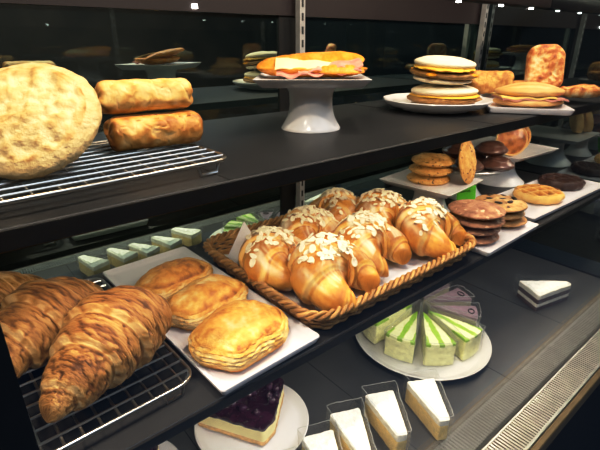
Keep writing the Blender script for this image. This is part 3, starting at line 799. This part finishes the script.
def tart(loc, s, lab, n):
    t = thing('caramel_tart', lab, 'tart', loc, 0, 'caramel tarts on the square stand')
    t.rotation_mode = 'QUATERNION'; t.rotation_quaternion = Vector(n).normalized().to_track_quat('Z', 'Y')
    pr = [(.001, -.009), (.034, -.009), (.036, -.007), (.0395, .005), (.0400, .007), (.0390, .0082), (.0372, .0075), (.036, .0055), (.001, .005)]
    GB().lathe(pr, 64, lambda a: 1+.012*cos(26*a)).build('tart_shell', M['tartshell'], t)
    puck(GB(), lambda th: .0362, .0015, .0012, 0, 64, 3, 24, lambda x, y, r: (.0014*nz(x*90, y*90, s), .45+.5*nz(x*60, y*60, s)), z0=.0045).build('glazed_top', M['glaze'], t)
tart((1.110, .516, ZC+.0405), 2, 'round caramel glazed tart standing up at the front of the far stand', (-.60, -.76, .26))
tart((1.153, .528, ZC+.0405), 5, 'round caramel tart standing just behind the front tart', (-.60, -.76, .24))

# --- small square plate with the stacked big cookies
square_plate('square_plate', 'white square plate under two stacks of big cookies at shelf front', 'plate', (.814, .402, ZM), rad(1), .208, .137)
ZK = ZM+.0056
for k in range(4):
    o = cookie_geo(.0490-.001*(3-k), .0138, 80+k*5.1).build('chocolate_cookie', M['choccookie']); o.location = (.761+(.002, -.003, .001, 0)[k], .395+(.002, .003, -.002, 0)[k], ZK+.0163*k+.0006)
    tag(o, 'brown chocolate cookie, %s in the stack of four on the square plate' % ['lowest', 'second from the bottom', 'third from the bottom', 'topmost'][k], 'cookie', 'chocolate cookies in a stack of four')
for k in range(3):
    t = thing('chip_cookie', 'tan chocolate chip cookie, %s in the stack of three on the square plate' % LBL[k], 'cookie', (.866+(.002, .003, 0)[k], .400+(0, .004, .002)[k], ZK+.0163*k+.0006), k*1.9, 'chip cookies in a stack of three')
    cookie_geo(.0480-.001*(2-k), .0138, 97+k*4.3).build('cookie', M['chipcookie'], t)
    if k == 2:
        for cx, cy, a in ((-.020, .008, .5), (.004, -.022, 1.4), (.018, .014, 2.5), (-.006, .026, .2), (.028, -.010, 1.0), (-.026, -.018, 2.0), (.002, .002, 1.7)):
            puck(GB(), lambda th: .0058*(1+.35*cos(2*th)), .0022, .001, .0006, 16, 3, 3, z0=0).build('chocolate_chip', M['chip'], t, loc=(cx, cy, .0136-.05*(cx*cx+cy*cy)*30*.04), rot=(0, 0, a))
# lime price card
cd = thing('price_card', 'lime green card with dark handwriting below the oat cookie stand', 'card', (.928, .494, ZM), rad(-38), rot=(rad(-14), 0, rad(-38)))
GB().box(-.022, .022, -.0005, .0005, 0, .060).build('card', M['cardgreen'], cd, False)
g = GB(); wr = random.Random(5)
for z, x0, x1 in ((.051, -.017, .006), (.043, -.018, .014), (.035, -.018, .009)):
    x = x0; i = 0; pts = []
    while x < x1:
        pts.append((x, -.0009, z+.0022*wr.uniform(-1, 1)+.1*(x-x0))); x += .0014
    g.tube(pts, .0008, 5)
g.build('handwriting', M['ink'], cd, False)

# --- waffles on the far plate
square_plate('rectangular_plate', 'white rectangular plate with two waffles at the shelf end', 'plate', (1.142, .420, ZM), rad(-1.5), .400, .138)
def waffle(name, label, loc, rz, mat, a, b, s):
    def top(x, y, rho):
        gx = abs(((x*1.0+y*.25)/.025+.5) % 1-.5)*2; gy = abs(((y-x*.1)/.025+.5) % 1-.5)*2
        rdg = max(sst(.62, .92, gx), sst(.62, .92, gy))
        return -.0095*(1-rdg)*sst(1.0, .90, rho)+.0008*nz(x*90, y*90, s), .95-.75*rdg*(1+.2*nz(x*60,y*60,s))
    ov = lambda th: 1/math.sqrt((cos(th)/a)**2+(sin(th)/b)**2)*(1+.035*sin(11*th+s)+.03*nz(cos(th)*2, sin(th)*2, s))
    o = puck(GB(), ov, .0205, .005, .002, 150, 6, 60, top, None, base_in=.92, rnd=.4, hs=.12).build(name, M[mat]); o.location = loc; o.rotation_euler = (rad(2), rad(0), rz)
    tag(o, label, 'waffle')
waffle('golden_waffle', 'golden oval waffle with deep grid, nearer of the two waffles', (1.094, .418, ZM+.0065), rad(-32), 'waffle', .056, .048, 1.0)
waffle('chocolate_waffle', 'dark chocolate waffle at the right end of the plate', (1.250, .428, ZM+.0065), rad(-32), 'darkwaffle', .055, .048, 6.0)

# ================================================================== DECK
def poly_round(pts, rc, k=5):
    """round the corners of a plan polygon (counter-clockwise)"""
    out = []; n = len(pts)
    for i in range(n):
        p = Vector((*pts[i], 0)); a = (Vector((*pts[i-1], 0))-p); b = (Vector((*pts[(i+1) % n], 0))-p)
        r = min(rc, a.length*.45, b.length*.45)
        p0 = p+a.normalized()*r; p1 = p+b.normalized()*r
        for j in range(k+1):
            t = j/k; q = p0*(1-t)**2+p*2*t*(1-t)+p1*t*t
            out.append((q.x, q.y))
    return out
def densify(pts, step):
    out = []
    for i in range(len(pts)):
        a, b = pts[i], pts[(i+1) % len(pts)]; n = max(1, int(math.dist(a, b)/step))
        for j in range(n): out.append((a[0]+(b[0]-a[0])*j/n, a[1]+(b[1]-a[1])*j/n))
    return out
def slab(g, pts, z0, z1, seed=0, wob=.0008, topn=.0008, bev=.0015, step=.004, nt=14, skew=0.0, tf=None):
    pts = densify(pts, step)
    cx = sum(p[0] for p in pts)/len(pts); cy = sum(p[1] for p in pts)/len(pts)
    def rg(k, z, w, tn=0):
        o = []
        for x, y in pts:
            dx, dy = x-cx, y-cy; l = math.hypot(dx, dy) or 1
            m = w*nz(x*120+seed, y*120, z*160)
            X = cx+dx*k+dx/l*m; Y = cy+dy*k+dy/l*m
            zz = z+(tn*(nz(X*110, Y*110, seed)+.6*nz(X*260, Y*260, seed)) if tn else 0)
            if tf and tn: zz += tf(X, Y)
            o.append((X, Y, zz))
        return o
    rings = [rg(.02, z0, 0), rg(.96, z0, 0)]
    n = max(2, int((z1-z0)/.004))
    for i in range(n+1):
        rings.append(rg(1, z0+bev*.3+(z1-z0-bev)*i/n, wob))
    e = .97
    for i in range(nt+1): rings.append(rg(e*(1-i/nt)+.01, z1, 0, topn))
    g.rings(rings); return g

# blueberry cheesecake on a round plate
round_plate('round_plate', 'round white plate under the blueberry cheesecake slice', (.302, .497, ZD), .098, 'white', .6, .013)
KX, KY, KZ = .302, .497, ZD+.0062
cc = thing('cheesecake_slice', 'blueberry topped cheesecake wedge in plain view on the lower deck', 'cake', (KX, KY, KZ))
W = [(-.078, .052), (-.012, -.060), (.024, -.046), (.084, .034), (.030, .075)]
W = [(-.080, .050), (-.016, -.058), (.012, -.050), (.080, .012), (.040, .080)]
W = poly_round(W, .006)
slab(GB(), W, 0, .008, 1, .0012).build('biscuit_base', M['biscuit'], cc)
slab(GB(), [(x*.985, y*.985) for x, y in W], .0075, .030, 2, .0006).build('cheese_filling', M['cheesecake'], cc)
slab(GB(), [(x*1.0, y*1.0) for x, y in W], .029, .0375, 3, .0022, .0022, .003).build('blueberry_topping', M['berry'], cc)
br = random.Random(3); n = 0
while n < 26:
    x, y = br.uniform(-.06, .07), br.uniform(-.045, .07)
    # keep inside the wedge
    ins = all(((W[(i+1) % len(W)][0]-W[i][0])*(y-W[i][1])-(W[(i+1) % len(W)][1]-W[i][1])*(x-W[i][0])) > 2e-6 for i in range(len(W)))
    if not ins: continue
    r = br.uniform(.0055, .0072)
    GB().lathe([(.0003, -r*.6), (r*.8, -r*.5), (r, 0), (r*.82, r*.5), (r*.45, r*.68), (r*.3, r*.55), (.0003, r*.5)], 18).build('blueberry', M['berrydot'], cc, loc=(x*.9, y*.9, .0408), rot=(br.uniform(-.3, .3), br.uniform(-.3, .3), 0))
    n += 1
round_plate('round_plate', 'white round plate at the bottom left edge, mostly under the shelf', (.088, .515, ZD), .088, 'white', .6, .013)

dup(cc, (.080, .490, KZ+.008), rad(20), 'blueberry cheesecake wedge on the left plate under the shelf, seen in the mirror')
# ring of green and taro slices on a round plate
GX, GY = .757, .488
round_plate('round_plate', 'large round white plate carrying the ring of green cake slices', (.722, .455, ZD), .146, 'greyplate', .62, .017)
ZG = ZD+.0066
def wedge_pts(r0, r1, ang, k=10):
    p = [(r0, -.002), ] ; a = rad(ang)
    p = [(r0, 0)]+[(r1*cos(-a/2+a*i/k), r1*sin(-a/2+a*i/k)) for i in range(k+1)]
    return p
def film_shell(g, r0, r1, ang, H, seed, peak):
    """clear crinkled wrap standing round a wedge, gathered at the tip"""
    a = rad(ang); k = 12
    pts = [(r0, -.004)]+[(r1*cos(-a/2+a*i/k), r1*sin(-a/2+a*i/k)) for i in range(k+1)]+[(r0, .004)]
    pts = densify(poly_round(pts, .004, 3), .005)
    rings = []
    for i in range(13):
        v = i/12
        rg = []
        for x, y in pts:
            f = max(0, 1-x/r1)
            n1 = nz(x*90+seed, y*90, v*6); 
            rg.append((x*(1+.0*v)+.0022*n1, y*(1+.02*n1)+.002*nz(x*60, y*60+seed, v*4), (H+peak*(.35+.65*f)+.003*n1)*v+.0006))
        rings.append(rg)
    g.rings(rings, cap0=False, cap1=False); return g
def cake_slice(name, label, ang, body, topm, group, H=.052, r1=.130, wa=33, stripes=True, cat='cake', jit=0):
    a = rad(ang)
    t = thing(name, label, cat, (GX+.010*cos(a), GY+.010*sin(a), ZG), a, group)
    W_ = poly_round(wedge_pts(.010, r1, wa*.84), .004, 3)
    slab(GB(), W_, 0, H-.006, ang, .0010).build('sponge', M[body], t)
    slab(GB(), [(x, y) for x, y in W_], H-.0065, H, ang+4, .0008, .0010).build('striped_cream' if stripes else 'cream_top', M[topm], t)
    fg = film_shell(GB(), .004, r1+.005, wa*.85, H, ang*.37, .020 if stripes else .016)
    n_ = len(fg.v)//13; fo = fg.build('clear_film', M['film'], t)
    GB().tube(fg.v[-n_:], .0004, 5, True).build('film_edge_glint', M['edge'], fo)  # thin pale tube painted as the glint on the film's top rim
    return t
gg = 'wrapped green cake slices on the round plate'
cake_slice('green_cake_slice', 'green cake slice at the left of the ring, half under the shelf edge', 164, 'green', 'greentop', gg)
cake_slice('green_cake_slice', 'green striped cake slice facing the front left of the ring', 199, 'green', 'greentop', gg)
cake_slice('green_cake_slice', 'green striped cake slice pointing straight at the viewer, in the front of the ring', 234, 'green', 'greentop', gg)
cake_slice('green_cake_slice', 'green striped cake slice at the right of the ring beside the purple ones', 269, 'green', 'greentop', gg)
tg = 'wrapped purple grey slices on the round plate'
for ang, lab in ((304, 'purple grey cake slice in film, next to the rightmost green slice'), (339, 'purple grey cake slice in film, at the back right of the ring'), (14, 'purple grey cake slice in film, hidden furthest back in the ring')):
    t = cake_slice('taro_cake_slice', lab, ang, 'taro', 'tarotop', tg, H=.050, r1=.112, wa=33, stripes=False)
    GB().tube([(.098+.006*cos(2*PI*i/16), .009*sin(2*PI*i/16), .0510) for i in range(16)], .0014, 6, True).build('dark_swirl', M['tarodark'], t)

# white cream slices in stiff clear wraps, in a slanting row
def cream_slice(label, loc, rz, s):
    t = thing('cream_cake_slice', label, 'cake', loc, rz, 'white cream slices in clear wraps')
    Wd = .054; L = .100
    pts = poly_round([(-L*.45, -Wd/2), (L*.50, -.009), (L*.50, .009), (-L*.45, Wd/2)], .004, 3)
    slab(GB(), pts, .001, .033, s, .0010).build('sponge', M['yellowcake'], t)
    slab(GB(), pts, .032, .045, s+3, .0012, .0018, .002).build('cream_top', M['cream'], t)
    big = densify(poly_round([(-L*.45-.004, -Wd/2-.004), (L*.50+.004, -.012), (L*.50+.004, .012), (-L*.45-.004, Wd/2+.004)], .003, 3), .005)
    rings = []
    for i in range(12):
        v = i/11
        rings.append([(x*(1+.02*v)+.0012*nz(x*70, y*70, v*5+s), y*(1+.03*v)+.0012*nz(x*70+9, y*70, v*5+s), .0006+(.056+.002*nz(x*120, y*120, s)+.004*(x < -L*.3))*v) for x, y in big])
    wp = GB().rings(rings, cap0=False, cap1=False).build('clear_wrap', M['filmstiff'], t)
    GB().tube(rings[-1], .0004, 5, True).build('wrap_edge_glint', M['edge'], wp)  # pale line in place of the shine on the wrap's rim
    return t
CR = [('white cream slice in clear wrap at the right end of the row, near the glass', (.552, .312), 1.0),
      ('white cream slice in clear wrap, second from the right end of the row', (.472, .338), 5.0),
      ('white cream slice in clear wrap, third from the right end of the row', (.396, .346), 9.0),
      ('white cream slice in clear wrap, fourth from the right end of the row', (.334, .340), 13.0),
      ('white cream slice in clear wrap at the left end of the row', (.252, .338), 17.0)]
for k, (lab, (x, y), s) in enumerate(CR): cream_slice(lab, (x, y, ZD), rad((-119, -116, -114, -112, -110)[k]), s)

# lone white and chocolate slice
t = thing('layer_cake_slice', 'lone white topped chocolate layer slice in film, far right of the deck', 'cake', (1.098, .352, ZD), rad(-25))
pts = poly_round([(-.055, -.036), (.066, -.010), (.066, .006), (-.050, .040)], .004, 3)
for z0, z1, m, nm in ((.001, .013, 'chocsponge', 'chocolate_layer'), (.0125, .022, 'cream', 'cream_layer'), (.0215, .034, 'chocsponge', 'chocolate_layer'), (.0335, .047, 'cream', 'cream_top')):
    slab(GB(), pts, z0, z1, z0*900, .0010, .0022 if nm == 'cream_top' else .0006).build(nm, M[m], t)
big = densify(poly_round([(-.062, -.042), (.074, -.014), (.074, .010), (-.057, .047)], .003, 3), .005)
rings = [[(x*(1+.03*v)+.002*nz(x*70, y*70, v*5), y*(1+.03*v)+.002*nz(x*70+9, y*70, v*5), .0006+(.060+.004*nz(x*90, y*90, 3))*v) for x, y in big] for v in [i/11 for i in range(12)]]
GB().rings(rings, cap0=False, cap1=False).build('clear_film', M['film'], t)

# small shifts that rest every thing cleanly on or beside its neighbours
NUDGE = {'almond_croissant': (0.0097, -0.0081, 0.008),
         'almond_croissant.001': (-0.0014, -0.0128, 0.008),
         'almond_croissant.002': (0.0101, 0.0085, 0.008),
         'almond_croissant.003': (-0.0086, 0.006, 0.002),
         'almond_croissant.004': (0.0237, -0.015, 0.008),
         'almond_croissant.005': (-0.0164, 0.0104, 0.008),
         'almond_croissant.006': (0.0128, -0.021, 0.008),
         'cheesecake_slice': (0.0, 0.0, 0.005),
         'ham_sandwich': (0.0, 0.0, 0.001),
         'bun_sandwich': (0.0, 0.0, 0.002),
         'price_card': (-0.006, 0.012, 0.0015),
         'cheese_toast': (0, 0.003, 0.006),
         'chip_cookie.002': (0.004, 0, 0.0077),
         'chocolate_cookie': (0.0, 0.0, 0.003),
         'chocolate_cookie.001': (0.006, 0.0, 0.004),
         'chocolate_cookie.002': (0.0, 0.0, 0.0045),
         'chocolate_cookie.003': (0.0, 0.0, 0.0055),
         'chocolate_round': (0.0021, -0.0045, 0.0075),
         'chocolate_round.001': (0.005, 0.0005, 0.0005),
         'chocolate_round.002': (-0.0016, 0.0008, 0.0075),
         'chocolate_round.003': (-0.003, 0.0032, 0.0),
         'chocolate_round.004': (0.0032, -0.0038, 0.0085),
         'chocolate_round.005': (-0.0032, 0.0038, 0.002),
         'chocolate_waffle': (0.0, 0.0, 0.0005),
         'green_cake_slice': (-0.0, 0.0007, 0.009),
         'green_cake_slice.001': (0.0, -0.0007, 0.0),
         'green_cake_slice.003': (-0.0006, -0.0003, 0.0015),
         'taro_cake_slice': (-0.0002, -0.0008, 0.0085),
         'taro_cake_slice.001': (0.0008, 0.0004, 0.0125),
         'taro_cake_slice.002': (0.0, 0.0007, 0.0125),
         'cream_cake_slice.002': (0.0014, 0.0001, 0.0),
         'cream_cake_slice.003': (-0.0014, -0.0001, 0.0),
         'chip_cookie': (0.014, 0, 0.0058),
         'chip_cookie.001': (0.004, 0, 0.0067),
         'croissant': (0.0006, -0.0012, 0.0085),
         'croissant.001': (0.0001, 0.0001, 0.002),
         'croissant.002': (-0.0008, 0.0012, 0.002),
         'fried_stick': (0.0007, -0.0001, 0.0035),
         'golden_bread_roll': (-0.0007, 0.0001, 0.008),
         'golden_waffle': (0.0, 0.0, 0.002),
         'oat_cookie.001': (0.0, 0.0, 0.0015),
         'oat_cookie.002': (0.0, 0.0, 0.0025),
         'oat_cookie.003': (-0.004, -0.004, 0.003),
         'paper_sheet': (-0.001, 0.004, 0.005),
         'pedestal_stand': (0.0, 0.0, 0.0004),
         'cake_stand': (0.0, 0.0, 0.0004),
         'cake_stand.001': (0.0, 0.0, 0.0004),
         'cake_stand.002': (0.0, 0.0, 0.0004),
         'rectangular_plate': (-0.0044, 0.0, 0.0004),
         'rectangular_plate.001': (0.0, 0.0, 0.0004),
         'round_pie': (0.0, 0.0, 0.0105),
         'sausage_roll': (0.0, 0.0, 0.0015),
         'sausage_roll.001': (0.0, 0.0, 0.0036),
         'scalloped_plate': (0.0, 0.0, 0.0019),
         'square_plate': (0.0, 0.0, 0.0004),
         'square_plate.001': (0.0, 0.0, 0.0004),
         'turnover': (-0.0014, -0.0084, 0.002),
         'turnover.001': (-0.0031, 0.0014, 0.001),
         'turnover.002': (-0.0008, 0.01, 0),
         'cheese_toast.001': (0.005, -0.021, 0.003),
         'cheesecake_slice.001': (0, 0, 0.003)}
for k_, v_ in NUDGE.items():
    if k_ in bpy.data.objects: bpy.data.objects[k_].location += Vector(v_)

# ================================================================== LIGHT
def area(name, loc, rot, sx, sy, power, col):
    l = bpy.data.lights.new(name, 'AREA'); l.shape = 'RECTANGLE'; l.size = sx; l.size_y = sy; l.energy = power; l.color = col
    o = bpy.data.objects.new(name, l); COL.objects.link(o); o.location = loc; o.rotation_euler = rot; return o
WARM = (1.0, .84, .62)
for k in range(6):                     # rows of small lamps: canopy, under the upper shelf, under the middle shelf
    area('canopy_lamp', (-.18+.30*k, .27, 1.86), (rad(9), 0, 0), .035, .035, 2.3, WARM)
for k in range(9):
    area('shelf_lamp', (-.12+.18*k, .378, ZU-.0172), (rad(16), 0, 0), .022, .016, .29, (1.0, .86, .66))
for k in range(8):
    area('deck_lamp', (-.08+.2*k, .352, ZM-.0145), (rad(-4), 0, 0), .022, .012, .34, (1.0, .90, .74))
area('room_fill', (.6, -1.2, 2.6), (0, 0, 0), 2.4, 1.6, 34.0, (.70, .84, 1.0))  # added unseen bluish fill, so the blue floor shows in the mirror
w = bpy.data.worlds.new('world'); SC.world = w; w.use_nodes = True
w.node_tree.nodes['Background'].inputs['Color'].default_value = (.03, .035, .05, 1); w.node_tree.nodes['Background'].inputs['Strength'].default_value = .3

# ================================================================== CAMERA
F, HY, VX = 441.0, 42.0, 880.0
dy = 225-HY; pitch = math.atan(dy/F); yaw = math.atan((VX-300)/math.hypot(F, dy))
fw = Vector((cos(yaw)*cos(pitch), sin(yaw)*cos(pitch), -sin(pitch)))
cam = bpy.data.cameras.new('camera'); cam.sensor_width = 36; cam.lens = F/600*36; cam.clip_start = .01
co = bpy.data.objects.new('camera', cam); COL.objects.link(co); co.location = (0, 0, 1.44)
co.rotation_euler = fw.to_track_quat('-Z', 'Y').to_euler()
SC.camera = co
SC.view_settings.view_transform = 'Standard'
SC.view_settings.use_curve_mapping = True
_c = SC.view_settings.curve_mapping.curves[3]
_c.points.new(.22, .165); _c.points.new(.62, .67)
SC.view_settings.curve_mapping.update()
SC.view_settings.exposure = 0.0
SC.cycles.max_bounces = 14; SC.cycles.transparent_max_bounces = 24; SC.cycles.glossy_bounces = 5
SC.cycles.sample_clamp_indirect = 6.0
